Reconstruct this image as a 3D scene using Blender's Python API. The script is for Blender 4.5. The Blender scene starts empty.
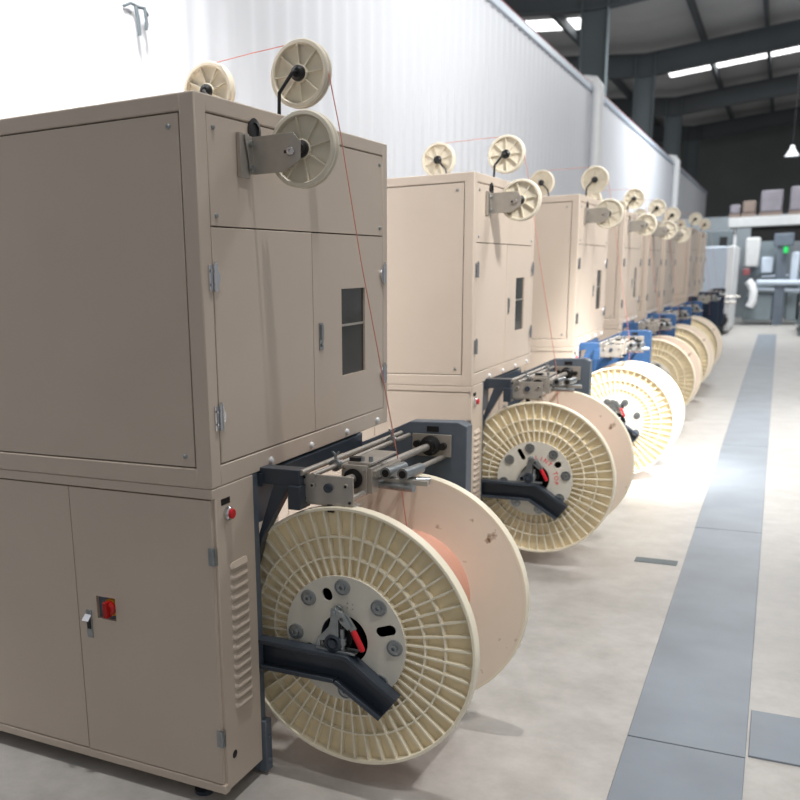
import bpy, bmesh, math, random
from mathutils import Vector, Matrix
random.seed(4)
sc = bpy.context.scene
COL = sc.collection
PI = math.pi

# ------------------------------------------------------------------ materials
def lin(c):
    return tuple(((v/255)/12.92 if v/255 <= .04045 else ((v/255+.055)/1.055)**2.4) for v in c)

def mat(name, rgb, rough=.5, metal=0, var=.06, scale=8, bump=0, bscale=200, emit=None, spec=.5, coat=0):
    m = bpy.data.materials.new(name); m.use_nodes = True
    nt = m.node_tree; b = nt.nodes['Principled BSDF']
    c = lin(rgb)
    b.inputs['Roughness'].default_value = rough
    b.inputs['Metallic'].default_value = metal
    b.inputs['Specular IOR Level'].default_value = spec
    b.inputs['Coat Weight'].default_value = coat
    tc = nt.nodes.new('ShaderNodeTexCoord')
    if var > 0:
        n = nt.nodes.new('ShaderNodeTexNoise'); n.inputs['Scale'].default_value = scale
        n.inputs['Detail'].default_value = 5
        nt.links.new(tc.outputs['Object'], n.inputs['Vector'])
        r = nt.nodes.new('ShaderNodeValToRGB')
        r.color_ramp.elements[0].position = .3; r.color_ramp.elements[1].position = .7
        r.color_ramp.elements[0].color = tuple(v*(1-var) for v in c)+(1,)
        r.color_ramp.elements[1].color = tuple(min(1, v*(1+var)) for v in c)+(1,)
        nt.links.new(n.outputs['Fac'], r.inputs['Fac'])
        nt.links.new(r.outputs['Color'], b.inputs['Base Color'])
    else:
        b.inputs['Base Color'].default_value = c+(1,)
    if bump > 0:
        n2 = nt.nodes.new('ShaderNodeTexNoise'); n2.inputs['Scale'].default_value = bscale
        nt.links.new(tc.outputs['Object'], n2.inputs['Vector'])
        bp = nt.nodes.new('ShaderNodeBump'); bp.inputs['Strength'].default_value = bump
        bp.inputs['Distance'].default_value = .002
        nt.links.new(n2.outputs['Fac'], bp.inputs['Height'])
        nt.links.new(bp.outputs['Normal'], b.inputs['Normal'])
    if emit:
        b.inputs['Emission Color'].default_value = c+(1,)
        b.inputs['Emission Strength'].default_value = emit
    return m

M = {}
M['beige'] = mat('beige_paint', (202, 187, 172), .42, var=.025, scale=3, bump=.12, bscale=350)
M['gap'] = mat('dark_gap', (40, 36, 33), .8, var=0)
M['steel'] = mat('blue_grey_steel_paint', (92, 102, 114), .4, var=.1, scale=10)
M['darksteel'] = mat('dark_steel_paint', (54, 62, 72), .28, var=.1, scale=10)
M['blue'] = mat('blue_steel_paint', (50, 84, 126), .4, var=.1, scale=10)
M['alu'] = mat('brushed_aluminium', (176, 170, 162), .38, metal=.5, var=.07, scale=25)
M['chrome'] = mat('chrome', (215, 215, 218), .16, metal=1, var=.03)
M['zinc'] = mat('zinc_bolt', (160, 165, 168), .3, metal=.85, var=.1, scale=40)
M['black'] = mat('black_plastic', (22, 22, 24), .38, var=.05)
M['cream'] = mat('cream_plastic', (240, 231, 209), .42, var=.05, scale=6)
M['web'] = mat('yellowed_cream_plastic', (240, 224, 188), .5, var=.12, scale=9)
M['pulley'] = mat('ivory_nylon', (226, 218, 200), .42, var=.05, scale=20)
M['plate'] = mat('light_grey_painted_plate', (212, 208, 196), .45, var=.05, scale=12)
M['red'] = mat('red_grip', (205, 30, 42), .35, var=.03)
M['redknob'] = mat('red_switch', (175, 25, 20), .35, var=.03)
M['yellow'] = mat('yellow_switch_plate', (215, 150, 40), .45, var=.03)
M['redprint'] = mat('red_print', (225, 95, 95), .6, var=0)
M['wire'] = mat('copper_wire', (218, 142, 128), .45, metal=.35, var=.05)
M['whitepanel'] = mat('white_corrugated_sheet', (212, 215, 221), .5, var=.02, scale=1)
M['white'] = mat('white_paint', (230, 232, 234), .4, var=.02)
M['bluewhite'] = mat('pale_blue_paint', (186, 198, 212), .45, var=.03)
M['navy'] = mat('navy_paint', (22, 42, 66), .45, var=.1)
M['glass'] = mat('dark_window', (48, 48, 46), .12, var=.25, scale=14)
M['roofpanel'] = mat('grey_roof_sheet', (205, 205, 205), .7, var=.06, scale=1)
M['rafter'] = mat('dark_grey_steel', (82, 88, 92), .6, var=.08, scale=1)
M['column'] = mat('grey_column_paint', (98, 108, 112), .6, var=.08, scale=1)
M['endwall'] = mat('grey_end_wall', (112, 116, 116), .8, var=.1, scale=.5)
M['sky'] = mat('skylight_sheet', (255, 255, 255), .5, var=0, emit=3.0)
M['redpipe'] = mat('red_pipe', (150, 72, 72), .5, var=.05)
M['carton'] = mat('carton', (128, 114, 106), .8, var=.08, scale=3)
M['wrap'] = mat('wrapped_carton', (128, 124, 132), .5, var=.1, scale=4)
M['green'] = mat('green_signal', (40, 200, 95), .4, var=0, emit=.25)
M['plateblue'] = mat('blue_grey_floor_plate', (124, 132, 141), .42, var=.12, scale=3)
M['mech'] = mat('grey_green_machine', (118, 130, 136), .5, var=.12, scale=3)
M['farwall'] = mat('pale_grey_partition', (158, 167, 173), .7, var=.12, scale=1)
M['duct'] = mat('dull_white_duct', (196, 198, 198), .6, var=.05)
M['lampred'] = mat('dull_red', (135, 75, 78), .5, var=.05)

# inner face of a flange, cream with dirt marks of their own
def flange_inner():
    m = mat('stained_cream_plastic', (238, 226, 209), .5, var=.04, scale=4)
    nt = m.node_tree; b = nt.nodes['Principled BSDF']
    ramp = [n for n in nt.nodes if n.type == 'VALTORGB'][0]
    tc = [n for n in nt.nodes if n.type == 'TEX_COORD'][0]
    n = nt.nodes.new('ShaderNodeTexNoise'); n.inputs['Scale'].default_value = 16; n.inputs['Detail'].default_value = 3
    nt.links.new(tc.outputs['Object'], n.inputs['Vector'])
    r = nt.nodes.new('ShaderNodeValToRGB')
    r.color_ramp.elements[0].position = .655; r.color_ramp.elements[1].position = .74
    r.color_ramp.elements[0].color = (0, 0, 0, 1); r.color_ramp.elements[1].color = (1, 1, 1, 1)
    nt.links.new(n.outputs['Fac'], r.inputs['Fac'])
    mx = nt.nodes.new('ShaderNodeMixRGB'); mx.inputs[2].default_value = lin((120, 88, 58))+(1,)
    nt.links.new(r.outputs['Color'], mx.inputs[0]); nt.links.new(ramp.outputs['Color'], mx.inputs[1])
    nt.links.new(mx.outputs['Color'], b.inputs['Base Color'])
    return m
M['inner'] = flange_inner()

def winding_mat():
    m = mat('wound_copper', (232, 176, 154), .42, metal=.2, var=.04, scale=5)
    nt = m.node_tree; b = nt.nodes['Principled BSDF']
    tc = [n for n in nt.nodes if n.type == 'TEX_COORD'][0]
    w = nt.nodes.new('ShaderNodeTexWave'); w.bands_direction = 'Y'; w.inputs['Scale'].default_value = 75
    w.inputs['Distortion'].default_value = .6
    nt.links.new(tc.outputs['Object'], w.inputs['Vector'])
    bp = nt.nodes.new('ShaderNodeBump'); bp.inputs['Strength'].default_value = .5; bp.inputs['Distance'].default_value = .003
    nt.links.new(w.outputs['Fac'], bp.inputs['Height']); nt.links.new(bp.outputs['Normal'], b.inputs['Normal'])
    return m
M['winding'] = winding_mat()

def concrete():
    m = mat('worn_concrete', (184, 181, 177), .42, var=.05, scale=1.2)
    nt = m.node_tree; b = nt.nodes['Principled BSDF']
    ramp = [n for n in nt.nodes if n.type == 'VALTORGB'][0]
    tc = [n for n in nt.nodes if n.type == 'TEX_COORD'][0]
    n = nt.nodes.new('ShaderNodeTexNoise'); n.inputs['Scale'].default_value = 5; n.inputs['Detail'].default_value = 9
    n.inputs['Roughness'].default_value = .7
    nt.links.new(tc.outputs['Object'], n.inputs['Vector'])
    r = nt.nodes.new('ShaderNodeValToRGB')
    r.color_ramp.elements[0].position = .3; r.color_ramp.elements[1].position = .65
    r.color_ramp.elements[0].color = (.72, .71, .7, 1); r.color_ramp.elements[1].color = (1, 1, 1, 1)
    nt.links.new(n.outputs['Fac'], r.inputs['Fac'])
    mx = nt.nodes.new('ShaderNodeMixRGB'); mx.blend_type = 'MULTIPLY'; mx.inputs[0].default_value = 1
    nt.links.new(ramp.outputs['Color'], mx.inputs[1]); nt.links.new(r.outputs['Color'], mx.inputs[2])
    nt.links.new(mx.outputs['Color'], b.inputs['Base Color'])
    rr = nt.nodes.new('ShaderNodeMapRange'); rr.inputs['To Min'].default_value = .3; rr.inputs['To Max'].default_value = .55
    nt.links.new(n.outputs['Fac'], rr.inputs['Value']); nt.links.new(rr.outputs['Result'], b.inputs['Roughness'])
    return m
M['floor'] = concrete()

# ------------------------------------------------------------------ mesh builder
WARP = None
class MB:
    def __init__(s): s.v = []; s.f = []; s.mi = []; s.cur = 0
    def add(s, vs, fs):
        o = len(s.v); s.v += [tuple(p) for p in vs]
        s.f += [tuple(i+o for i in f) for f in fs]; s.mi += [s.cur]*len(fs); return s
    def box(s, x0, x1, y0, y1, z0, z1, rot=None, about=None):
        vs = [Vector((x, y, z)) for x in (x0, x1) for y in (y0, y1) for z in (z0, z1)]
        if rot is not None:
            c = Vector(about) if about else Vector(((x0+x1)/2, (y0+y1)/2, (z0+z1)/2))
            vs = [c+rot @ (p-c) for p in vs]
        return s.add(vs, [(0, 1, 3, 2), (4, 6, 7, 5), (0, 4, 5, 1), (2, 3, 7, 6), (0, 2, 6, 4), (1, 5, 7, 3)])
    def prism(s, poly, axis, a0, a1):
        def P(u, v, a):
            return {'x': (a, u, v), 'y': (u, a, v), 'z': (u, v, a)}[axis]
        n = len(poly)
        vs = [P(u, v, a0) for u, v in poly]+[P(u, v, a1) for u, v in poly]
        fs = [tuple(range(n)), tuple(range(2*n-1, n-1, -1))]
        fs += [(i, i+n, (i+1) % n+n, (i+1) % n) for i in range(n)]
        return s.add(vs, fs)
    def frame(s, p, ax):
        ax = Vector(ax).normalized()
        u = ax.orthogonal().normalized()
        if abs(ax.y) > .99: u = Vector((1, 0, 0))
        w = ax.cross(u); return Vector(p), ax, u, w
    def lathe(s, prof, p, ax, seg=32, closed=False):
        o, a, u, w = s.frame(p, ax)
        vs = []; n = len(prof)
        for k in range(seg):
            t = 2*PI*k/seg; d = u*math.cos(t)+w*math.sin(t)
            vs += [o+a*h+d*r for r, h in prof]
        fs = []
        m = n if closed else n-1
        for k in range(seg):
            k2 = (k+1) % seg
            for i in range(m):
                j = (i+1) % n
                fs.append((k*n+i, k*n+j, k2*n+j, k2*n+i))
        if not closed:
            if prof[0][0] > 1e-6: fs.append(tuple(k*n for k in range(seg-1, -1, -1)))
            if prof[-1][0] > 1e-6: fs.append(tuple(k*n+n-1 for k in range(seg)))
        return s.add(vs, fs)
    def cyl(s, p0, p1, r, seg=20):
        p0 = Vector(p0); p1 = Vector(p1); L = (p1-p0).length
        return s.lathe([(r, 0), (r, L)], p0, p1-p0, seg)
    def tube(s, pts, r, seg=10):
        pts = [Vector(p) for p in pts]
        n = len(pts); vs = []
        t0 = (pts[1]-pts[0]).normalized(); u = t0.orthogonal().normalized()
        for i, p in enumerate(pts):
            if i == 0: t = t0
            elif i == n-1: t = (pts[-1]-pts[-2]).normalized()
            else: t = ((pts[i]-pts[i-1]).normalized()+(pts[i+1]-pts[i]).normalized()).normalized()
            u = (u-t*u.dot(t)).normalized(); w = t.cross(u)
            vs += [p+(u*math.cos(2*PI*k/seg)+w*math.sin(2*PI*k/seg))*r for k in range(seg)]
        fs = [(i*seg+k, i*seg+(k+1) % seg, (i+1)*seg+(k+1) % seg, (i+1)*seg+k) for i in range(n-1) for k in range(seg)]
        fs += [tuple(range(seg-1, -1, -1)), tuple((n-1)*seg+k for k in range(seg))]
        return s.add(vs, fs)
    def build(s, name, mats, parent=None, bevel=0, smooth=True, loc=None):
        me = bpy.data.meshes.new(name); me.from_pydata([WARP(v) for v in s.v] if WARP else s.v, [], s.f)
        if not isinstance(mats, (list, tuple)): mats = [mats]
        for m_ in mats: me.materials.append(m_)
        me.polygons.foreach_set('material_index', s.mi)
        bm = bmesh.new(); bm.from_mesh(me); bmesh.ops.recalc_face_normals(bm, faces=bm.faces); bm.to_mesh(me); bm.free()
        if smooth:
            me.polygons.foreach_set('use_smooth', [True]*len(me.polygons))
            me.set_sharp_from_angle(angle=math.radians(32))
        me.update()
        o = bpy.data.objects.new(name, me); COL.objects.link(o)
        if parent: o.parent = parent
        if loc: o.location = loc
        if bevel:
            b = o.modifiers.new('Bevel', 'BEVEL'); b.width = bevel; b.segments = 2; b.limit_method = 'ANGLE'; b.angle_limit = math.radians(40)
        return o

def empty(name, loc=(0, 0, 0), rz=0):
    o = bpy.data.objects.new(name, None); COL.objects.link(o); o.location = loc; o.rotation_euler.z = rz
    o.empty_display_size = .1; return o
def tag(o, label, cat, group=None, kind=None):
    o['label'] = label; o['category'] = cat
    if group: o['group'] = group
    if kind: o['kind'] = kind
    return o
def struct(o): o['kind'] = 'structure'; return o
def copy_tree(o, parent=None):
    c = o.copy(); COL.objects.link(c)
    if parent: c.parent = parent
    for ch in o.children: copy_tree(ch, c)
    return c
def override(o, names, m):
    for ch in o.children:
        if ch.name.split('.')[0] in names:
            ch.material_slots[0].link = 'OBJECT'; ch.material_slots[0].material = m
        override(ch, names, m)
def holed_plate(name, splines, th, m, parent):
    # flat plate in the XZ plane with holes, thickness th along Y
    cu = bpy.data.curves.new('tmp', 'CURVE'); cu.dimensions = '2D'; cu.fill_mode = 'BOTH'; cu.extrude = th/2
    for pts in splines:
        sp = cu.splines.new('POLY'); sp.points.add(len(pts)-1); sp.use_cyclic_u = True
        for i, (x, z) in enumerate(pts): sp.points[i].co = (x, z, 0, 1)
    t = bpy.data.objects.new('tmp', cu); COL.objects.link(t)
    bpy.context.view_layer.update()
    me = bpy.data.meshes.new_from_object(t.evaluated_get(bpy.context.evaluated_depsgraph_get()))
    bpy.data.objects.remove(t)
    me.transform(Matrix.Rotation(PI/2, 4, 'X')); me.materials.clear(); me.materials.append(m); me.name = name
    o = bpy.data.objects.new(name, me); COL.objects.link(o); o.parent = parent
    return o
def circ(cx, cz, r, n=32): return [(cx+r*math.cos(2*PI*k/n), cz+r*math.sin(2*PI*k/n)) for k in range(n)]
def slot(cx, cz, r, h, ang, n=10):
    # obround: half length h between centres, along direction ang
    pts = []
    for k in range(n+1):
        t = -PI/2+PI*k/n; pts.append((h+r*math.cos(t), r*math.sin(t)))
    for k in range(n+1):
        t = PI/2+PI*k/n; pts.append((-h+r*math.cos(t), r*math.sin(t)))
    c, s_ = math.cos(ang), math.sin(ang)
    return [(cx+x*c-z*s_, cz+x*s_+z*c) for x, z in pts]

# ------------------------------------------------------------------ the winding machine (prototype, local coordinates:
# x towards the aisle, y along the row away from the viewer, z up, origin at the near front corner)
D = 1.30; H = 2.05; HM = 1.003; L = 1.42
def screw(parent, p, ax, r=.007, name='screw', m='zinc'):
    return MB().lathe([(r, 0), (r, .003), (r*.6, .006), (0, .0065)], p, ax, 12).build(name, M[m], parent)
def hinge(parent, y, z, side):
    # side -1: leaf plate towards smaller y on the frame, triangular leaf on the door
    b = MB()
    b.box(0, .004, y-.026 if side < 0 else y+.008, y-.008 if side < 0 else y+.026, z-.034, z+.034)
    b.cyl((.008, y, z-.036), (.008, y, z+.036), .0075, 12)
    b.cyl((.008, y, z+.036), (.008, y, z+.043), .0045, 10)
    if side < 0: b.prism([(y+.006, z-.032), (y+.010, z-.030), (y+.028, z-.006), (y+.028, z+.006), (y+.010, z+.030), (y+.006, z+.032)], 'x', .0, .006)
    else: b.prism([(y-.006, z-.032), (y-.010, z-.030), (y-.028, z-.006), (y-.028, z+.006), (y-.010, z+.030), (y-.006, z+.032)], 'x', .0, .006)
    for zz in (-.018, .018): b.cyl((.006, y+(-.017 if side < 0 else .017), z+zz), (.0075, y+(-.017 if side < 0 else .017), z+zz), .004, 8)
    return b.build('hinge', M['chrome'], parent)

def pulley(parent, c, name='guide_pulley', R=.109, th=.038, ph=0):
    # axis along Y, near face at c.y
    b = MB(); x, y, z = c
    prof = [(R-.012, 0), (R-.003, .001), (R, .005), (R, .011), (R-.007, .016), (R-.007, th-.016), (R, th-.011), (R, th-.004), (R-.003, th), (R-.012, th),
            (R-.015, th-.002), (R-.016, .026), (.02, .022), (.02, .018), (R-.016, .018), (R-.014, .002)]
    b.lathe(prof, (x, y, z), (0, 1, 0), 48, closed=True)
    for k in range(8):
        t = ph+2*PI*k/8
        rot = Matrix.Rotation(-t, 3, 'Y')
        b.box(x+.018, x+R-.013, y+.006, y+.02, z-.0022, z+.0022, rot=rot, about=(x, y, z))
    b.lathe([(.019, .001), (.027, .004), (.027, .03), (.019, .03)], (x, y, z), (0, 1, 0), 24, closed=True)
    o = b.build(name, M['pulley'], parent)
    MB().lathe([(0, -.012), (.014, -.012), (.023, -.006), (.024, .004), (.02, .006), (.02, .045), (0, .045)], (x, y, z), (0, 1, 0), 24).build('hub', M['black'], o)
    return o

def make_machine():
    global WARP
    root = empty('winding_machine')
    # upper cabinet frame: front ring (x = 0), near side ring (y = 0), far side, top, back, bottom
    f = MB(); t = .02
    # corner posts and rails
    f.box(-.05, 0, 0, .054, HM, H); f.box(-.05, 0, D-.045, D, HM, H)
    f.box(-L, -L+.05, 0, .05, HM, H); f.box(-L, -L+.05, D-.05, D, HM, H)
    f.box(-.05, 0, .05, D-.04, H-.045, H); f.box(-.05, 0, .05, D-.04, HM, HM+.061)
    f.box(-L+.04, -.045, 0, .03, H-.045, H); f.box(-L+.04, -.045, 0, .03, HM, HM+.057)
    f.box(-L+.04, -.045, D-.03, D, H-.045, H); f.box(-L+.04, -.045, D-.03, D, HM, HM+.057)
    f.box(-L, -L+.04, .04, D-.04, H-.045, H); f.box(-L, -L+.04, .04, D-.04, HM, HM+.057)
    f.box(-L+.03, -.03, .028, D-.028, H-.02, H-.001); f.box(-L+.03, -.03, .028, D-.028, HM+.001, HM+.03)
    f.build('upper_frame', M['beige'], root, bevel=.004)
    MB().box(-L+.02, -.012, .012, D-.012, HM+.02, H-.015).build('inner_liner', M['gap'], root)
    sp = MB().box(-L+.053, -.0535, .0015, .012, HM+.0605, H-.0485).build('side_panel', M['beige'], root, bevel=.0015)
    for x in (-.085, -L+.085):
        for z in (HM+.09, H-.08): screw(sp, (x, .0015, z), (0, -1, 0))
    MB().box(-L+.053, -.0535, D-.012, D-.0015, HM+.0605, H-.0485).build('side_panel', M['beige'], root, bevel=.0015)
    MB().box(-L+.0015, -L+.012, .053, D-.053, HM+.0605, H-.0485).build('back_panel', M['beige'], root, bevel=.0015)
    fp = MB().box(-.012, -.0015, .0575, D-.0485, 1.7185, H-.0485).build('front_panel', M['beige'], root, bevel=.0015)
    for y in (.085, D-.075):
        for z in (1.745, H-.08): screw(fp, (-.0015, y, z), (1, 0, 0))
    MB().lathe([(.034, 0), (.036, .004), (.024, .006), (.022, .001), (0, .001)], (-.0015, .303, 1.983), (1, 0, 0), 28).build('grommet', M['black'], fp)
    # doors
    d1 = MB().box(-.012, -.0005, .0575, .6555, HM+.0645, 1.7145).build('door', M['beige'], root, bevel=.0015)
    hinge(d1, .056, 1.582, -1); hinge(d1, .056, 1.20, -1)
    yw0, yw1, zw0, zw1 = .878, 1.082, 1.23, 1.532
    b = MB(); y0, y1, z0, z1 = .6585, D-.0485, HM+.0645, 1.7145
    b.box(-.012, -.0005, y0, yw0, z0, z1); b.box(-.012, -.0005, yw1, y1, z0, z1)
    b.box(-.012, -.0005, yw0, yw1, z0, zw0); b.box(-.012, -.0005, yw0, yw1, zw1, z1)
    d2 = b.build('door', M['beige'], root)
    w = MB().box(-.011, -.008, yw0-.001, yw1+.001, zw0-.001, zw1+.001).build('window', M['glass'], d2)
    MB().box(-.0078, -.005, yw0, yw1, 1.402, 1.41).build('window_bar', M['alu'], w)
    hinge(d2, D-.047, 1.578, 1); hinge(d2, D-.047, 1.20, 1)
    la = MB().box(-.0005, .003, .696, .724, 1.335, 1.425)
    la.box(.003, .008, .702, .718, 1.37, 1.418); la.cyl((.003, .71, 1.352), (.007, .71, 1.352), .007, 12)
    la.build('latch', M['zinc'], d2)
    for y in (.34, .62, .906, 1.19):
        MB().lathe([(.011, 0), (.011, .004), (.008, .009), (0, .011)], (0, y, HM+.022), (1, 0, 0), 16).build('cap_bolt', M['white'], root)
    # lower cabinet
    W = .228
    b = MB()
    b.box(-L+.02, -.0, .016, W, .055, HM-.001)           # near bay beside the post
    b.box(-L+.02, -.52, W-.01, D-.01, .055, HM-.001)     # body behind the reel recess
    b.box(-L+.02, -.52+.01, D-.26, D-.002, .056, HM-.002)
    b.box(-L+.02, 0, .001, .03, .973, HM-.001)
    b.box(-L+.02, 0, .001, .03, .05, .079)
    b.build('lower_cabinet', M['beige'], root, bevel=.003)
    hx0, hx1, hz0, hz1 = -.453, -.378, .550, .624
    b = MB(); y0, y1 = .002, .0175
    X0, X1, Z0, Z1 = -.528, -.010, .083, .969
    b.box(X0, hx0, y0, y1, Z0, Z1); b.box(hx1, X1, y0, y1, Z0, Z1); b.box(hx0, hx1, y0, y1, Z0, hz0); b.box(hx0, hx1, y0, y1, hz1, Z1)
    ld = b.build('lower_door', M['beige'], root)
    MB().box(hx0-.002, hx1+.002, .0155, .0165, hz0-.002, hz1+.002).build('switch_recess', M['steel'], ld)
    sw = MB().lathe([(0, .01), (.026, .01), (.029, .004), (.029, 0)], (-.402, .0155, .590), (0, -1, 0), 28).build('rotary_switch', M['yellow'], ld)
    k = MB().lathe([(0, .026), (.015, .026), (.0235, .02), (.024, .01)], (-.402, .0155, .590), (0, -1, 0), 24)
    k.box(-.409, -.395, -.022, .003, .564, .614)
    k.build('switch_knob', M['redknob'], sw)
    lh = MB().box(-.497, -.475, -.002, .004, .48, .572); lh.build('handle', M['zinc'], ld, bevel=.001)
    MB().box(-.493, -.479, -.004, .001, .51, .55).build('handle_slot', M['black'], bpy.data.objects[ld.children[-1].name])
    MB().box(-.499, -.473, -.0035, -.0015, 0.533, .558, rot=Matrix.Rotation(math.radians(-50), 3, 'X'), about=(-.486, -.003, .558)).build('handle_tab', M['chrome'], ld.children[-1])
    for z in (.805, .235):
        h = MB().box(-.02, -.006, -.004, .006, z-.026, z+.026); h.box(-.003, .003, -.002, .01, z-.026, z+.026); h.cyl((-.004, -.002, z-.026), (-.004, -.002, z+.026), .005, 10)
        h.build('hinge', M['zinc'], ld)
    MB().box(-1.07, -.5315, .002, .0175, .083, .969).build('lower_door', M['beige'], root, bevel=.0015)
    MB().box(-L+.03, -1.0735, .002, .0175, .083, .969).build('lower_door', M['beige'], root, bevel=.0015)
    # front face items of the narrow panel
    MB().box(-.0005, .002, .045, .09, .947, .965).build('name_plate', M['black'], root)
    sb = MB().lathe([(.021, 0), (.021, .009), (.017, .014), (.0, .014)], (0, .076, .918), (1, 0, 0), 24).build('push_button', M['chrome'], root)
    MB().lathe([(.0145, .013), (.0145, .02), (.012, .022), (0, .022)], (0, .076, .918), (1, 0, 0), 24).build('button_cap', M['red'], sb)
    b = MB()
    for i in range(15):
        z = .752-i*.0315
        n = 6
        prof = [(0, z-.012), (.008, z-.010), (.010, z-.004), (.002, z+.012), (0, z+.013)]
        y0, y1 = .077, .177
        # rounded pressed louvre: five cross sections along y
        secs = [(y0, .15), (y0+.008, .75), (y0+.016, 1), (y1-.016, 1), (y1-.008, .75), (y1, .15)]
        vs = []
        for yy, sc_ in secs:
            vs += [(px*sc_, yy, z+(pz-z)*(.6+.4*sc_)) for px, pz in prof]
        fs = []
        for a in range(len(secs)-1):
            for c in range(4): fs.append((a*5+c, a*5+c+1, (a+1)*5+c+1, (a+1)*5+c))
        fs += [(0, 1, 2, 3, 4), tuple(25+q for q in (4, 3, 2, 1, 0))]
        b.add(vs, fs)
    b.build('louvre_vent', M['beige'], root)
    MB().lathe([(0, .0008), (.012, .0008), (.0135, 0)], (0, .062, .158), (1, 0, 0), 20).build('cable_hole', M['black'], root)
    # machine feet
    for y in (.06, D-.1):
        for x in (-.12, -L+.14):
            b = MB(); b.cyl((x, y, 0), (x, y, .012), .03, 16); b.cyl((x, y, .01), (x, y, .056), .012, 12); b.build('foot', M['darksteel'], root)
    # steel frame around the reel recess
    b = MB()
    b.box(-.075, -.004, W, W+.035, .012, HM-.002)
    b.box(-.024, -.008, W+.034, .37, .84, HM-.002)
    b.box(-.09, .014, W+.001, W+.04, .012, .19)
    for z in (.05, .13): b.cyl((.012, W+.02, z), (.018, W+.02, z), .008, 10)
    b.build('support_post', M['steel'], root, bevel=.002)
    b = MB()
    b.box(-.06, .0, 1.0, 1.05, .012, 1.0)
    b.prism([(-.01, .40), (.412, .40), (.412, 1.045), (.38, 1.06), (.20, 1.055), (.05, .985), (-.01, .96)], 'y', 1.02, 1.085)
    b.build('support_bracket', M['steel'], root, bevel=.003)
    MB().box(.265, .31, 1.0185, 1.021, 1.022, 1.042).build('bracket_slot', M['black'], root)
    b = MB()
    b.box(-.5, -.02, W+.04, 1.0, HM-.05, HM-.004); b.box(-.04, .012, W+.035, 1.02, HM-.045, HM-.006)
    b.build('cross_beam', M['darksteel'], root)
    WARP = lambda v: (v[0], v[1]+.01 if v[1] < .3 else .31+(v[1]-.3)*1.092, v[2]+.05)
    b = MB(); b.box(-.02, .135, .262, .315, .915, .965); b.box(.1, .14, .25, .32, .845, .918)
    b.prism([(.045, .916), (.10, .916), (.0, .74), (-.03, .64), (-.03, .70)], 'y', .262, .30)
    b.build('near_beam', M['darksteel'], root, bevel=.002)
    WARP = lambda v: (v[0], v[1]+.018, v[2]+.043)
    # pivot arm, an open channel with an elbow, in front of the near flange
    top = [(-.06, .427), (.30, .423), (.458, .312)]; bot = [(-.06, .328), (.255, .328), (.402, .236)]
    b = MB(); ya, yb, th = .213, .258, .007
    poly = top+bot[::-1]
    b.prism(poly, 'y', yb-.006, yb)
    def strip(pts, sgn):
        for (x0, z0), (x1, z1) in zip(pts[:-1], pts[1:]):
            n = Vector((-(z1-z0), (x1-x0))).normalized()*th*sgn
            b.prism([(x0, z0), (x1, z1), (x1+n.x, z1+n.y), (x0+n.x, z0+n.y)], 'y', ya, yb)
    strip(top, -1); strip(bot, 1)
    # lips of the channel
    for pts, sgn in ((top, -1), (bot, 1)):
        for (x0, z0), (x1, z1) in zip(pts[:-1], pts[1:]):
            n = Vector((-(z1-z0), (x1-x0))).normalized()*.014*sgn
            b.prism([(x0, z0), (x1, z1), (x1+n.x, z1+n.y), (x0+n.x, z0+n.y)], 'y', ya-.001, ya+.004)
    arm = b.build('reel_arm', M['darksteel'], root, bevel=.0012)
    # spindle and clamp on the arm
    cx, cz = .262, .458
    b = MB(); b.cyl((cx, .235, cz), (cx, .42, cz), .024, 24); b.lathe([(.024, 0), (.036, 0), (.036, .03), (.05, .05), (.05, .08), (.0, .08)], (cx, .262, cz), (0, 1, 0), 28)
    b.build('spindle', M['black'], arm)
    c = MB()
    c.box(cx-.07, cx+.06, .225, .262, .424, .432)                       # base on the arm
    c.prism([(cx-.078, .432), (cx-.06, .432), (cx-.058, .452), (cx-.03, .456), (cx-.006, .475), (cx-.002, .55), (cx-.016, .55), (cx-.03, .50), (cx-.064, .462)], 'y', .236, .244)
    c.prism([(cx-.022, .46), (cx+.006, .46), (cx+.008, .56), (cx-.004, .568), (cx-.018, .562)], 'y', .226, .234)
    c.prism([(cx-.022, .46), (cx+.006, .46), (cx+.008, .56), (cx-.004, .568), (cx-.018, .562)], 'y', .25, .258)
    c.cyl((cx-.006, .218, .552), (cx-.006, .262, .552), .008, 12); c.cyl((cx+.02, .222, .535), (cx+.02, .26, .535), .008, 12)
    c.prism([(cx-.004, .565), (cx+.022, .558), (cx+.05, .515), (cx+.04, .503), (cx+.018, .52), (cx, .545)], 'y', .222, .232)
    c.prism([(cx+.012, .55), (cx+.03, .553), (cx+.062, .505), (cx+.048, .49)], 'y', .232, .242)
    c.cyl((cx+.014, .24, .43), (cx+.014, .24, .50), .0085, 12); c.cyl((cx+.014, .24, .448), (cx+.014, .24, .47), .013, 14)
    clamp = c.build('toggle_clamp', M['zinc'], arm, bevel=.001)
    MB().lathe([(.028, 0), (.028, .014), (.02, .016), (.017, .012), (.012, .012), (.012, .02), (0, .02)], (cx-.012, .238, .452), (0, -1, 0), 24).build('clamp_nut', M['darksteel'], arm)
    MB().lathe([(0, 0), (.008, .001), (.0098, .01), (.0098, .058), (.008, .068), (0, .071)], (cx+.053, .232, .502), (.4, 0, -.78), 14).build('clamp_handle', M['red'], arm)
    WARP = lambda v: (v[0], v[1]+.01 if v[1] < .3 else .31+(v[1]-.3)*1.092, v[2]+.05)
    # traverse unit
    b = MB(); b.box(.128, .296, .292, .3, .862, .95); b.box(.122, .129, .288, .34, .855, .957); b.box(.128, .30, .3, .34, .855, .861)
    b.cyl((.165, .292, .918), (.165, .284, .918), .009, 12); b.cyl((.275, .292, .922), (.275, .284, .922), .008, 12)
    tr = b.build('traverse_plate', M['alu'], root, bevel=.001)
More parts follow.
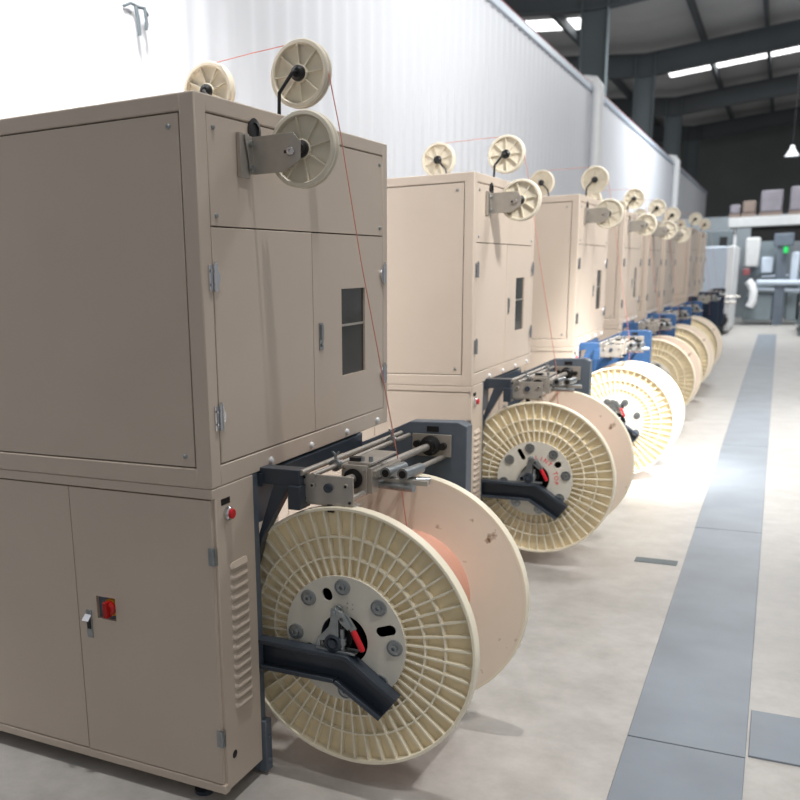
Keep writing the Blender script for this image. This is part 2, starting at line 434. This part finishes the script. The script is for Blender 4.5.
    MB().lathe([(.014, 0), (.014, .008), (.009, .009), (0, .006)], (.217, .292, .913), (0, -1, 0), 20).build('plate_knob', M['darksteel'], tr)
    for x, z in ((.137, .94), (.137, .875), (.285, .872), (.165, .918), (.275, .922)):
        MB().cyl((x, .2925, z), (x, .2835 if z > .91 and x > .15 else .289, z), .0045, 8).build('plate_screw', M['black'], tr)
    MB().box(.208, .226, .3, .33, .835, .862).build('limit_switch', M['black'], tr)
    fpz = MB().box(.215, .36, .938, .946, .885, .965).build('far_plate', M['alu'], root, bevel=.001)
    MB().lathe([(.036, 0), (.036, .014), (.024, .02), (.024, .035), (.0, .035)], (.285, .938, .925), (0, -1, 0), 24).build('flange_bearing', M['black'], fpz)
    for x, z in ((.237, .93), (.333, .925)): MB().cyl((x, .938, z), (x, .92, z), .013, 12).build('bearing_ear', M['black'], fpz)
    def rod(p0, p1, r, name='traverse_rod', m='alu'): return MB().cyl(p0, p1, r, 18).build(name, M[m], root)
    rod((.235, .30, .922), (.285, .94, .925), .0125)                     # threaded main shaft
    r1 = rod((.137, .27, .957), (.175, .93, .965), .009); r2 = rod((.17, .28, .95), (.205, .93, .96), .008)
    rod((.27, .31, .875), (.33, .95, .885), .009)
    for yy in (.42, .80):
        k = (yy-.27)/.68; x = .168+.036*k; z = .951+.010*k
        c = MB(); c.lathe([(.009, -.008), (.019, -.008), (.019, .008), (.009, .008)], (x, yy, z), (0, 1, 0), 20, closed=True)
        c.cyl((x, yy, z+.018), (x, yy, z+.03), .005, 8)
        for sg in (-1, 1): c.prism([(x, z+.026), (x+sg*.014, z+.042), (x+sg*.008, z+.044), (x, z+.034)], 'y', yy-.002, yy+.002)
        c.build('collar_clamp', M['zinc'], root)
    # traverse carriage block
    b = MB(); b.box(.205, .29, .40, .475, .872, .962)
    b.box(.29, .305, .405, .47, .875, .955); b.box(.222, .30, .41, .60, .962, .97)
    cb = b.build('traverse_carriage', M['alu'], root, bevel=.0015)
    MB().lathe([(.0125, .0), (.031, 0), (.031, .003), (.0125, .003)], (.245, .3985, .92), (0, -1, 0), 28, closed=True).build('shaft_bearing', M['black'], cb)
    for x in (.215, .28):
        for z in (.882, .952): MB().cyl((x, .4, z), (x, .396, z), .0055, 10).build('carriage_bolt', M['chrome'], cb)
    for i, x in enumerate((.23, .262, .29)): MB().cyl((x, .43, .97), (x, .43, .978+.004*i), .007, 10).build('carriage_bolt', M['zinc'], cb)
    MB().box(.225, .26, .415, .44, .97, .982).build('sensor', M['black'], cb)
    # wire guide rollers and lower stub rods on the carriage
    b = MB(); b.box(.30, .315, .41, .60, .928, .945); b.box(.3, .46, .455, .475, .9, .914)
    b.build('guide_arm', M['alu'], cb)
    for x, y in ((.335, .44), (.39, .44)):
        g = MB(); g.cyl((x, y, .935), (x+.016, y+.10, .935), .0165, 16); g.lathe([(.019, -.004), (.019, .006), (.007, .006), (.007, -.004)], (x, y, .935), (.18, 1, 0), 18, closed=True)
        gr = g.build('guide_roller', M['zinc'], cb)
        MB().cyl((x-.001, y-.006, .935), (x+.0006, y+.002, .935), .012, 14).build('roller_cap', M['black'], gr)
    for z, x0, x1 in ((.893, .29, .425), (.905, .30, .45)):
        MB().cyl((x0, .46, z), (x1, .44+.07*(z > .9), z), .0115, 14).build('stub_rod', M['zinc'], cb)
    WARP = None
    # pulleys and their carriers
    bk = MB(); bk.box(0, .004, .205, .268, 1.853, 1.972)
    bk.box(0, .012, .203, .206, 1.855, 1.97)
    bk.prism([(.008, 1.864), (.105, 1.864), (.128, 1.876), (.158, 1.892), (.161, 1.938), (.138, 1.966), (.008, 1.965)], 'y', .278, .2815)
    bk.prism([(.235, 1.968), (.28, 1.965), (.28, 1.864), (.266, 1.864)], 'x', .006, .0095)
    br = bk.build('pulley_bracket', M['alu'], root, bevel=.0006)
    for z in (1.945, 1.88): MB().cyl((.0095, .262, z), (.018, .262, z), .009, 8).build('bracket_bolt', M['zinc'], br)
    MB().lathe([(.013, 0), (.013, .004), (.010, .009), (.005, .009), (.005, .004), (0, .004)], (.13, .278, 1.917), (0, -1, 0), 16).build('axle_nut', M['chrome'], br)
    MB().box(.108, .13, .277, .2785, 1.913, 1.921).build('bracket_slot', M['black'], br)
    pulley(root, (.147, .305, 1.924), R=.1035, ph=.2)
    MB().cyl((.155, .28, 1.923), (.155, .31, 1.923), .012, 14).build('pulley_axle', M['black'], br)
    def carrier(hub, knee, foot, base):
        b = MB(); b.tube([hub, (hub[0], hub[1]-.028, hub[2]), (hub[0]-.004 if knee[0] < hub[0] else hub[0]+.004, hub[1]-.032, hub[2]-.004), knee, foot, base], .0058, 10)
        b.box(base[0]-.02, base[0]+.02, base[1]-.02, base[1]+.02, base[2], base[2]+.008)
        return b.build('pulley_arm', M['black'], root)
    pulley(root, (-.008, .60, 2.186), R=.099, ph=.05)
    carrier((-.008, .60, 2.186), (-.058, .568, 2.13), (-.06, .568, 2.08), (-.062, .57, 2.05))
    pulley(root, (-.434, .74, 2.203), R=.0965, ph=.3)
    carrier((-.425, .74, 2.20), (-.375, .708, 2.145), (-.365, .708, 2.09), (-.365, .71, 2.05))
    return root

def make_wire():
    b = MB(); A = Vector((-.425, .759, 2.20)); B = Vector((-.008, .619, 2.186)); R = .0915
    pts = []
    for k in range(9):
        t = math.radians(180-90*k/8); pts.append(A+Vector((R*math.cos(t), 0, R*math.sin(t))))
    pts.append(A+(B-A)*.5+Vector((0, 0, R+.002)))
    for k in range(11):
        t = math.radians(90-84*k/10); pts.append(B+Vector((R*math.cos(t), 0, R*math.sin(t))))
    pts += [Vector((.122, .62, 2.008)), Vector((.188, .62, 1.62)), Vector((.291, .64, 1.06)), Vector((.293, .67, .98)), Vector((.300, .72, .77)), Vector((.302, .74, .7135))]
    b.tube(pts, .0017, 6)
    return b.build('copper_wire', M['wire'])

# ------------------------------------------------------------------ cable reel: origin at the lowest point below its centre
R0 = .412; WID = .546; DR = .219
def make_flange(parent, y_in, y_out, name='flange'):
    s = 1 if y_out > y_in else -1; d = abs(y_out-y_in); c = Vector((0, 0, R0))
    b = MB(); t = .008
    def Y(h): return y_in+s*h
    def ring(prof): b.lathe([(r, s*h) for r, h in prof], (0, y_in, R0), (0, 1, 0), 96, closed=True)
    b.cur = 0
    ring([(R0-.011, t), (R0-.011, d-.002), (R0-.009, d), (R0-.002, d), (R0, d-.002), (R0, .002), (R0-.002, 0), (R0-.011, 0)])
    for r in (.255, .318): ring([(r-.0034, t-.001), (r-.0026, d-.009), (r+.0026, d-.009), (r+.0034, t-.001)])
    ring([(.184, t-.001), (.184, d-.002), (.196, d-.002), (.196, t-.001)])
    for k in range(52):
        a = 2*PI*(k+.5)/52; rot = Matrix.Rotation(-a, 3, 'Y')
        y0, y1 = sorted((Y(t-.001), Y(d-.008)))
        b.box(.19, R0-.008, y0, y1, R0-.003, R0+.003, rot=rot, about=(0, 0, R0))
    b.cur = 1
    ring([(.184, t), (R0-.011, t), (R0-.011, t-.002), (.184, t-.002)])
    b.cur = 2
    ring([(.184, 0), (R0-.010, 0), (R0-.010, t-.003), (.184, t-.003)])
    return b.build(name, [M['cream'], M['web'], M['inner']], parent)

def make_reel(holes, marks=False):
    root = empty('cable_reel')
    fl = make_flange(root, .037, 0)
    fr = make_flange(root, WID-.037, WID)
    w = MB().lathe([(DR, 0), (DR, WID-.074)], (0, .037, R0), (0, 1, 0), 96, closed=False)
    w.f = w.f[:-2]; w.mi = w.mi[:-2]
    w.build('wire_winding', M['winding'], root)
    dm = MB().lathe([(.188, .02), (.188, WID-.02), (.182, WID-.02), (.182, .02)], (0, 0, R0), (0, 1, 0), 64, closed=True)
    dm.build('drum', M['black'], root)
    MB().lathe([(0, WID-.006), (.19, WID-.006), (.19, WID-.012), (0, WID-.012)], (0, 0, R0), (0, 1, 0), 48).build('hub_plate', M['plate'], root)
    sp = [circ(0, R0, .201, 96), circ(0, R0, .079, 48)]
    for ang, r, h in holes:
        a = math.radians(ang); rr = .147
        sp.append(slot(rr*math.cos(a), R0+rr*math.sin(a), r, h, a))
    if marks:
        for x, z in ((.012, .118), (.03, .116), (.012, .104), (.03, .102)): sp.append(circ(x, R0+z, .0022, 8))
    hp = holed_plate('hub_plate', sp, .006, M['plate'], root); hp.location = (0, -.004, 0)
    MB().lathe([(.079, -.004), (.084, -.006), (.084, .0), (.079, .03)], (0, 0, R0), (0, 1, 0), 48, closed=True).build('bore_sleeve', M['steel'], root)
    return root, hp
def add_bolts(root, off):
    for k in range(8):
        a = math.radians(off+45*k); x = .167*math.cos(a); z = R0+.167*math.sin(a)
        b = MB().lathe([(.0, .004), (.006, .004), (.006, .012), (.011, .012), (.0115, .004), (.021, .0035), (.0225, .006), (.025, .006), (.026, 0)], (x, -.007, z), (0, -1, 0), 22)
        b.build('bolt', M['zinc'], root)
GL = {}
def letter(parent, ch, ang, r, size):
    cu = bpy.data.curves.new('letter', 'FONT'); cu.body = ch; cu.size = size; cu.align_x = 'CENTER'; cu.extrude = .0004
    cu.offset = .0006
    t = bpy.data.objects.new('t', cu); COL.objects.link(t); bpy.context.view_layer.update()
    me = bpy.data.meshes.new_from_object(t.evaluated_get(bpy.context.evaluated_depsgraph_get())); bpy.data.objects.remove(t)
    a = math.radians(ang)
    me.transform(Matrix.Rotation(PI/2, 4, 'X')); me.transform(Matrix.Rotation(-(a-PI/2), 4, 'Y'))
    me.transform(Matrix.Translation((r*math.cos(a), -.0037, R0+r*math.sin(a))))
    me.materials.clear(); me.materials.append(M['redprint'])
    o = bpy.data.objects.new('printed_letter', me); COL.objects.link(o); o.parent = parent; return o

# ------------------------------------------------------------------ the row
rad = math.radians
units = [  # x, y, yaw, height scale, reel dx, dy, dz, reel yaw
    (0, 0, -.89, 1, .275, .285, .086, -2.7),
    (.008, 2.497, 0, 1, .275, .285, .074, -2.7),
    (.074, 4.85, 0, 1.015, .275, .285, .025, -2.7),
    (.022, 7.422, 0, 1.02, .275, .285, .05, -2.7),
    (.028, 9.32, 0, 1.02, .275, .285, .058, -2.7),
    (.026, 11.106, 0, 1.018, .275, .285, .067, -2.7),
    (.06, 14.4, 0, 1.05, 0, 0, 0, 0),
    (.03, 17.0, 0, 1.05, 0, 0, 0, 0),
]
mlabels = [
    'nearest beige winding machine, its side panel and red switch filling the picture left',
    'second beige winding machine from the front, brightly lit, its pulleys standing against the grey wall',
    'third beige winding machine from the front, with blue steel brackets, above the glaring white reel',
    'fourth beige winding machine in the row, just behind the brightly lit third one',
    'fifth beige winding machine in the row, a narrow strip of doors between its neighbours',
    'sixth beige winding machine in the row, a narrow strip with the last large bracket pulley',
    'seventh winding machine in the row, brown side standing taller behind the sixth',
    'eighth and last beige winding machine, a thin strip beside the white cabinet machine']
wlabels = [
    'thin copper wire running down past the front doors of the nearest machine',
    'thin copper wire hanging from the pulleys of the second machine to its reel',
    'thin copper wire hanging from the pulleys of the third machine',
    'thin copper wire falling from the pulleys of the fourth machine',
    'thin copper wire falling from the pulleys of the fifth machine',
    'thin copper wire falling from the pulleys of the sixth machine',
    'thin copper wire falling from the pulleys of the seventh machine',
    'thin copper wire falling from the pulleys of the last beige machine']
rlabels = [
    'nearest large cream ribbed cable reel wound with copper, on the arm of the front machine',
    'second cream ribbed cable reel, hub plate printed with red letters',
    'third cable reel from the front, glaring white in the light',
    'fourth cream cable reel, partly hidden behind the glaring white one',
    'fifth cream cable reel, a curved sliver behind the fourth',
    'sixth cream cable reel, the farthest of the row']
proto = make_machine(); wproto = make_wire()
reelA, _ = make_reel([(112, .0165, .004), (20, .016, .0175), (202, .016, .0175)], marks=True); add_bolts(reelA, 1)
reelB, hpB = make_reel([(120, .0125, .02), (35, .0165, .003), (215, .0165, .003)]); add_bolts(reelB, 10)
for i, ch in enumerate('LINT'): letter(hpB, ch, 86-i*13, .106, .031)
for i, ch in enumerate('TOP'): letter(hpB, ch, 19-i*13, .106, .031)
reelC, _ = make_reel([(70, .0165, .018), (-45, .0165, .005), (190, .0165, .01)]); add_bolts(reelC, 22)
for i, (x, y, yaw, hs, dx, dy, dz, ry) in enumerate(units):
    m = proto if i == 0 else copy_tree(proto)
    m.location = (x, y, 0); m.rotation_euler.z = rad(yaw); m.scale.z = hs
    tag(m, mlabels[i], 'machine', 'beige winding machines in the row')
    if i >= 6: override(m, ('support_post', 'support_bracket', 'near_beam', 'cross_beam'), M['navy'])
    if 2 <= i < 6: override(m, ('support_post', 'support_bracket', 'near_beam', 'cross_beam'), M['blue'])
    if i >= 6:      # the two farthest show no bracket pulley on their fronts
        gone = [c for c in m.children if c.name.startswith('pulley_bracket')] + [c for c in m.children if c.name.startswith('guide_pulley')][:1]
        for c in gone:
            for g in list(c.children): bpy.data.objects.remove(g)
            bpy.data.objects.remove(c)
    w = wproto if i == 0 else copy_tree(wproto)
    w.scale.z = hs; w.location = (x, y, 0); w.rotation_euler.z = rad(yaw); tag(w, wlabels[i], 'wire', 'copper wires running down from the pulleys')
    if i < 6:
        r = (reelA, reelB, reelC)[i] if i < 3 else copy_tree(reelC)
        r.location = (x+dx, y+dy, dz); r.rotation_euler.z = rad(ry)
        tag(r, rlabels[i], 'cable reel', 'cream cable reels along the row')

# ------------------------------------------------------------------ white cabinet machine at the far end of the row
wm = empty('cabinet_machine', (-.67, 21.5, 0)); tag(wm, 'tall white and pale blue cabinet machine with navy base at the row end', 'machine')
MB().box(-.9, .93, 0, 2.6, .82, 1.95).build('upper_cabinet', M['bluewhite'], wm, bevel=.03)
MB().box(.93, 1.08, .0, 2.9, .08, 1.95).build('front_cover', M['white'], wm, bevel=.02)
MB().box(-.85, .93, .08, 2.8, .06, .83).build('base', M['navy'], wm)
b = MB()
for i in range(6): b.box(.9, 1.025, .1+i*.35, .22+i*.35, .98, 1.1)
b.build('vent', M['steel'], wm)
b = MB(); b.box(.35, .92, -.25, .07, .74, .82); b.cyl((.3, -.2, .72), (1.2, -.2, .72), .025, 10); b.cyl((.4, -.28, .84), (1.25, -.1, .84), .018, 10); b.box(.45, .75, -.3, -.1, .68, .8)
b.build('traverse_unit', M['alu'], wm)
b = MB(); b.cyl((.95, .0, .32), (.95, -.3, .32), .11, 16); b.box(.7, .98, -.2, .07, .0, .3); b.cyl((.75, -.15, .5), (1.02, -.15, .42), .04, 10)
b.build('motor', M['black'], wm)

# ------------------------------------------------------------------ the hall
struct(MB().box(-12, 14, -5, 55, -.2, 0).build('floor', M['floor']))
XW = -1.8; YE = 44
b = MB(); pts = []
y = -3.5; pitch = .255
while y < YE:
    pts += [(XW+.011*(1-math.cos(2*PI*q/8)), y+pitch*q/8) for q in range(8)]; y += pitch
poly = [(p[0], p[1]) for p in pts]
vs = [(px, py, z) for z in (0, 4.52) for px, py in pts]; n = len(pts)
b.add(vs, [(i, i+1, i+1+n, i+n) for i in range(n-1)])
b.box(XW-.12, XW-.01, -3.5, YE, 0, 4.52)
struct(b.build('wall_left', M['whitepanel']))
struct(MB().box(XW-.14, XW+.05, -3.5, YE, 4.52, 4.62).build('trim_1', M['bluewhite'], bevel=.01))
tag(MB().tube([(XW-.05, -3, 4.68), (XW-.05, YE, 4.68)], .035, 10).build('red_pipe', M['redpipe']), 'dull red pipe running along the top edge of the white partition wall', 'pipe')
for i, (yy, lab) in enumerate(((15.6, 'white pipe bending over the wall top, its wide run standing for a lit wall strip, above the third and fourth machines'), (29.5, 'farther white pipe added for a bright strip of light on the partition wall, above the far machines'))):  # near elbow is a pipe; the wide white runs stand in for lit wall strips
    o = MB().tube([(XW-.4, yy, 4.5), (XW-.3, yy, 4.65), (XW-.1, yy, 4.72), (XW+.05, yy, 4.69), (XW+.13, yy, 4.58), (XW+.13, yy, 4.4), (XW+.13, yy, 0.0)], .10, 16).build('lit_strip_pipe', M['white'])
    tag(o, lab, 'pipe', 'white pipes standing for lit strips on the wall')
struct(MB().box(-12, 14, 53, 53.3, 0, 13).build('wall_back', M['endwall']))

# roof: valley above the column line, rising to both sides
XC = -2.9; ZC = 7.95; SL = .09
def zr(x): return ZC+SL*abs(x-XC)
b = MB()
def panel(y0, y1):
    for xa, xb in ((-12, XC), (XC, 14)):
        b.add([(xa, y0, zr(xa)+.35), (xb, y0, zr(xb)+.35), (xb, y1, zr(xb)+.35), (xa, y1, zr(xa)+.35)], [(0, 1, 2, 3)])
SK = [(27.0, 28.4, 'l'), (35.4, 37.2, 'r')]
cur = 14
for s0, s1, _ in SK: panel(cur, s0); cur = s1
panel(cur, 53.2)
for s0, s1, side in SK:
    xa, xb = (XC, 14) if side == 'l' else (-12, XC+.1)
    b.add([(xa, s0, zr(xa)+.35), (xb, s0, zr(xb)+.35), (xb, s1, zr(xb)+.35), (xa, s1, zr(xa)+.35)], [(0, 1, 2, 3)])
    if side == 'l': xa, xb = XC-1.2, XC; b.add([(xa, s0, zr(xa)+.35), (xb, s0, zr(xb)+.35), (xb, s1, zr(xb)+.35), (xa, s1, zr(xa)+.35)], [(0, 1, 2, 3)])
struct(b.build('ceiling', M['roofpanel'], smooth=False))
for s0, s1, side in SK:
    xa, xb = (-12, XC-1.2) if side == 'l' else (XC+.1, 14)
    b = MB(); b.add([(xa, s0, zr(xa)+.34), (xb, s0, zr(xb)+.34), (xb, s1, zr(xb)+.34), (xa, s1, zr(xa)+.34)], [(0, 1, 2, 3)])
    struct(b.build('roof_skylight', M['sky'], smooth=False))
for i, yy in enumerate((22, 31, 40, 49)):
    b = MB()
    for xa, xb in ((-12, XC), (XC, 14)):
        for (h0, h1, wd) in ((-.62, -.58, .16), (-.6, .05, .03), (.02, .06, .16)):
            b.add([(x_, y_, zr(x_)+h) for x_ in (xa, xb) for y_ in (yy-wd, yy+wd) for h in (h0, h1)],
                  [(0, 1, 3, 2), (4, 6, 7, 5), (0, 4, 5, 1), (2, 3, 7, 6), (0, 2, 6, 4), (1, 5, 7, 3)])
    o = b.build('roof_rafter', M['rafter'], smooth=False); struct(o)
    c = MB(); c.box(XC-.3, XC-.27, yy-.15, yy+.15, 0, ZC); c.box(XC+.27, XC+.3, yy-.15, yy+.15, 0, ZC); c.box(XC-.28, XC+.28, yy-.02, yy+.02, 0, ZC)
    struct(c.build('steel_column', M['column'], smooth=False))
k = 0
for xx in (-9.6, -7.9, -6.2, -4.6, -1.3, .4, 2.1, 3.8, 5.5):
    z = zr(xx)
    o = MB().box(xx-.05, xx+.05, 14, 53, z+.05, z+.32).build('roof_purlin', M['rafter'], smooth=False); struct(o)

# floor plates over the cable trench
ys = [-2.5, .0, .985, 3.9, 6.9, 9.9, 12.9, 15.9, 18.9, 21.5]
for i in range(len(ys)-1):
    o = MB().box(1.02, 1.383, ys[i]+.004, ys[i+1]-.004, -.004, .006).build('floor_plate', M['plateblue'], bevel=.002)
    lab = ['blue-grey steel floor plate at the lower edge of the picture', 'blue-grey steel floor plate nearer than the side plate',
           'long blue-grey steel floor plate beside the short side plate', 'blue-grey steel floor plate beside the second reel'][i] if i < 4 else 'blue-grey steel floor plate farther down the aisle, part of the pale far strip'
    tag(o, lab, 'floor plate', 'steel floor plates down the aisle' if i < 4 else 'far floor plates of the aisle strip')
tag(MB().box(1.391, 2.4, 1.005, 1.365, -.004, .007).build('floor_plate', M['plateblue'], bevel=.002), 'short blue-grey floor plate branching right from the aisle strip', 'floor plate')
tag(MB().box(.775, .99, 3.06, 3.15, -.004, .003).build('drain_cover', M['column'], bevel=.002), 'small dark cover let into the concrete beside the second reel', 'cover')

# hook on the wall at the upper left
hk = MB(); hy = 2.26; hz = 2.96
hk.tube([(XW+.02, hy-.10, hz+.02), (XW+.04, hy-.06, hz+.04), (XW+.05, hy, hz+.03), (XW+.04, hy+.06, hz+.04), (XW+.02, hy+.12, hz+.02)], .008, 8)
hk.tube([(XW+.05, hy-.03, hz+.03), (XW+.055, hy-.02, hz-.04), (XW+.05, hy-.01, hz-.11)], .010, 8)
hk.tube([(XW+.05, hy+.05, hz+.04), (XW+.055, hy+.055, hz-.02), (XW+.05, hy+.055, hz-.07)], .009, 8)
tag(hk.build('wall_hook', M['column']), 'small grey forked hook fixed high on the white wall', 'hook')

# ------------------------------------------------------------------ far end of the hall
FY = 25.5
struct(MB().box(-1.7, 9, 29.0, 29.2, 0, 2.9).build('wall_far', M['farwall']))
rk = empty('overhead_duct', (.0, FY+1.0, 0)); tag(rk, 'long white overhead platform beam on posts across the far end of the hall', 'platform')
MB().box(0, 6, 0, 1.0, 2.50, 2.76).build('beam', M['duct'], rk, bevel=.02)
for x in (.12, 3.6, 5.8): MB().box(x, x+.1, .2, .3, 0, 2.51).build('post', M['white'], rk)
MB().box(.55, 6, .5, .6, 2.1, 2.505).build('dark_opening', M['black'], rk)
cart = [(-.0, .27, .34, 'white-wrapped small carton, leftmost on the far overhead beam', 'wrap'), (.30, .34, .42, 'brown low carton standing on the far overhead beam', 'carton'),
        (.72, .54, .66, 'tall plastic-wrapped pallet on the far overhead beam, right of the brown carton', 'wrap'), (1.40, .6, .72, 'plastic-wrapped pallet at the right edge, on the far overhead beam', 'wrap'), (2.2, .6, .6, 'plastic-wrapped pallet beyond the right edge, on the far overhead beam', 'wrap')]
for x, w_, h_, lab, mm in cart:
    o = empty('carton_stack', (x, FY+1.05, 2.76)); tag(o, lab, 'carton', 'cartons on the far overhead beam')
    MB().box(0, w_, 0, .6, 0, .1).build('pallet', M['carton'], o)
    MB().box(.01, w_-.01, .01, .59, .1, h_).build('load', M[mm], o, bevel=.04)
pm = empty('production_machine', (.62, FY-.6, 0)); tag(pm, 'blurred grey-green production machine with a blue-grey post and green signal light', 'machine')
b = MB(); b.box(.62, .86, 0, .3, 0, 2.2); b.box(.52, .96, -.05, .32, 1.95, 2.26); b.build('post', M['steel'], pm, bevel=.02)
b = MB(); b.box(-.05, .62, .1, .7, .12, .78); b.box(.0, 2.2, .3, .8, .86, 1.0); b.box(.9, 2.1, .2, .7, .1, .8); b.build('bed', M['mech'], pm, bevel=.03)
MB().box(-.12, .22, .3, .6, 1.45, 2.2).build('control_panel', M['duct'], pm, bevel=.05)
b = MB(); b.box(.28, .55, .15, .5, 1.3, 1.7); b.box(.93, 1.12, .1, .4, 1.1, 1.8); b.cyl((.2, 0, 1.08), (1.5, 0, 1.04), .07, 16); b.cyl((.2, .05, .92), (1.5, .05, .84), .05, 12); b.box(.3, 1.3, .2, .6, 1.18, 1.26); b.build('head', M['bluewhite'], pm, bevel=.03)
b = MB(); b.tube([(.02, -.1, 1.12), (.1, -.12, 1.02), (.16, -.12, .85), (.16, -.12, .62), (.1, -.1, .48)], .10, 14); b.build('hose_cover', M['white'], pm)
MB().cyl((.80, -.1, 1.78), (.80, -.1, 1.93), .055, 12).build('signal_light', M['green'], pm)
MB().box(-.12, .04, -.1, .2, 1.26, 1.42).build('control_box', M['lampred'], pm, bevel=.02)
b = MB()
for x in (1.15, 1.35, 1.6, 1.9): b.box(x, x+.07, .2, .27, 0, 2.0)
b.box(1.1, 2.0, .15, .4, 1.7, 1.78); b.box(1.1, 2.0, .15, .4, 1.3, 1.36); b.box(.0, .6, .72, .78, 1.2, 2.1); b.build('side_frame', M['mech'], pm)
cb_ = empty('control_cabinet', (-.55, FY+.1, 0)); tag(cb_, 'light grey control cabinet left of the far production machine', 'cabinet')
MB().box(0, .72, 0, .6, .1, 2.4).build('body', M['column'], cb_, bevel=.02)
MB().box(.42, .6, -.02, 0, 1.95, 2.25).build('display', M['black'], cb_)
MB().box(.05, .68, .02, .58, 0, .1).build('plinth', M['black'], cb_)
st = empty('storage_rack', (1.78, 21.0, 0)); tag(st, 'dull grey rack at the right edge of the picture, beside the far aisle', 'rack')
for x in (0, 1.2):
    for y in (0, 1.8): MB().box(x, x+.06, y, y+.06, 0, 1.5).build('upright', M['mech'], st)
for z in (.12, .6, 1.1): MB().box(0, 1.26, 0, 1.86, z, z+.05).build('shelf', M['alu'], st)
pl = empty('pendant_lamp', (1.36, FY, 4.12)); tag(pl, 'white bell-shaped pendant lamp hanging at the upper right', 'lamp')
MB().lathe([(.02, .27), (.05, .25), (.06, .18), (.14, .05), (.17, 0), (.155, 0), (.125, .05), (.05, .16), (0, .16)], (0, 0, 0), (0, 0, 1), 28).build('lamp_shade', M['white'], pl)
MB().cyl((0, 0, .26), (0, 0, zr(1.36)-4.12+.3), .012, 6).build('cord', M['black'], pl)

# ------------------------------------------------------------------ lights
def area(name, loc, target, size, power, color=(1, 1, 1), size_y=None):
    l = bpy.data.lights.new(name, 'AREA'); l.energy = power; l.size = size; l.color = color
    if size_y: l.shape = 'RECTANGLE'; l.size_y = size_y
    o = bpy.data.objects.new(name, l); COL.objects.link(o); o.location = loc
    o.rotation_euler = (Vector(target)-Vector(loc)).to_track_quat('-Z', 'Y').to_euler(); return o
def spot(name, loc, target, power, ang, blend=.8, rad_=.2, color=(1, 1, 1)):
    l = bpy.data.lights.new(name, 'SPOT'); l.energy = power; l.spot_size = rad(ang); l.spot_blend = blend; l.shadow_soft_size = rad_; l.color = color
    o = bpy.data.objects.new(name, l); COL.objects.link(o); o.location = loc
    o.rotation_euler = (Vector(target)-Vector(loc)).to_track_quat('-Z', 'Y').to_euler(); return o
wd = bpy.data.worlds.new('World'); sc.world = wd; wd.use_nodes = True
bg = wd.node_tree.nodes['Background']; bg.inputs['Color'].default_value = (.97, .985, 1, 1); bg.inputs['Strength'].default_value = .33
spot('high_bay_front', (.95, -.1, 7.0), (.1, .4, 1), 680, 50, .7, .08, (1, .97, .94))
spot('near_reel_fill', (3.2, -1.4, 5.5), (.95, .9, .2), 620, 22, .9, .25, (1, .98, .95))  # fill added to brighten the near reel and floor, no fixture modelled
spot('added_aisle_spot', (2.6, 1.1, 4.4), (.1, 3.9, 1.3), 830, 50, .9, .3, (1, .98, .95))  # unseen spot added, its cone kept to the second and third machines
spot('reel_glare_fill', (2.6, 1.9, 5.2), (.55, 5.3, .55), 5600, 19, .8, .25, (1, .99, .96))  # added spot standing in for the sunlight glare on the third reel
spot('aisle_floor_fill', (1.6, 7.0, 6.5), (1.5, 7.0, 0), 1500, 65, 1, .4, (1, .99, .97))  # extra fill put in to lift the mid-aisle floor
spot('wall_glare_fill', (-.2, .2, 6.2), (-1.8, 1.2, 2.9), 3000, 60, 1, .4, (1, 1, 1))  # added spot that blows out the left wall like window light
area('wall_wash_fill', (1.2, 6.0, 6.8), (-1.8, 7.5, 3.2), 2.5, 55, (.97, .98, 1), 2.5)  # invented soft wash to brighten the partition wall
area('mid_row_fill', (3.4, 5.5, 6.5), (.4, 10.5, 1), 3, 520, (1, .99, .97), 3)  # fill added for the far reels and machine sides, no skylight modelled here
area('skylight_far', (1.6, 22.0, 7.3), (.9, 22.6, 0), 3, 850, (.97, .99, 1), 3)

# ------------------------------------------------------------------ camera
cam = bpy.data.cameras.new('Camera'); co = bpy.data.objects.new('Camera', cam); COL.objects.link(co); sc.camera = co
f = 923.435; cxp = 270.950; cyp = 493.263
yaw, pit, rol = rad(28.64147), rad(-13.15834), rad(-1.78255)
F = Vector((-math.sin(yaw)*math.cos(pit), math.cos(yaw)*math.cos(pit), math.sin(pit)))
rt = Vector((math.cos(yaw), math.sin(yaw), 0)); up = rt.cross(F)
R2 = rt*math.cos(rol)+up*math.sin(rol); U2 = -rt*math.sin(rol)+up*math.cos(rol)
mw = Matrix.Identity(4)
for i in range(3): mw[i][0] = R2[i]; mw[i][1] = U2[i]; mw[i][2] = -F[i]
mw[0][3], mw[1][3], mw[2][3] = 1.35572, -2.13708, 1.57886
co.matrix_world = mw
cam.sensor_width = 36; cam.lens = f/800*36
cam.shift_x = (400-cxp)/800; cam.shift_y = -(400-cyp)/800
cam.clip_end = 200
cam.dof.use_dof = True; cam.dof.focus_distance = 3.0; cam.dof.aperture_fstop = 3.4
sc.view_settings.view_transform = 'Standard'; sc.view_settings.look = 'None'; sc.view_settings.exposure = 0; sc.view_settings.gamma = 1
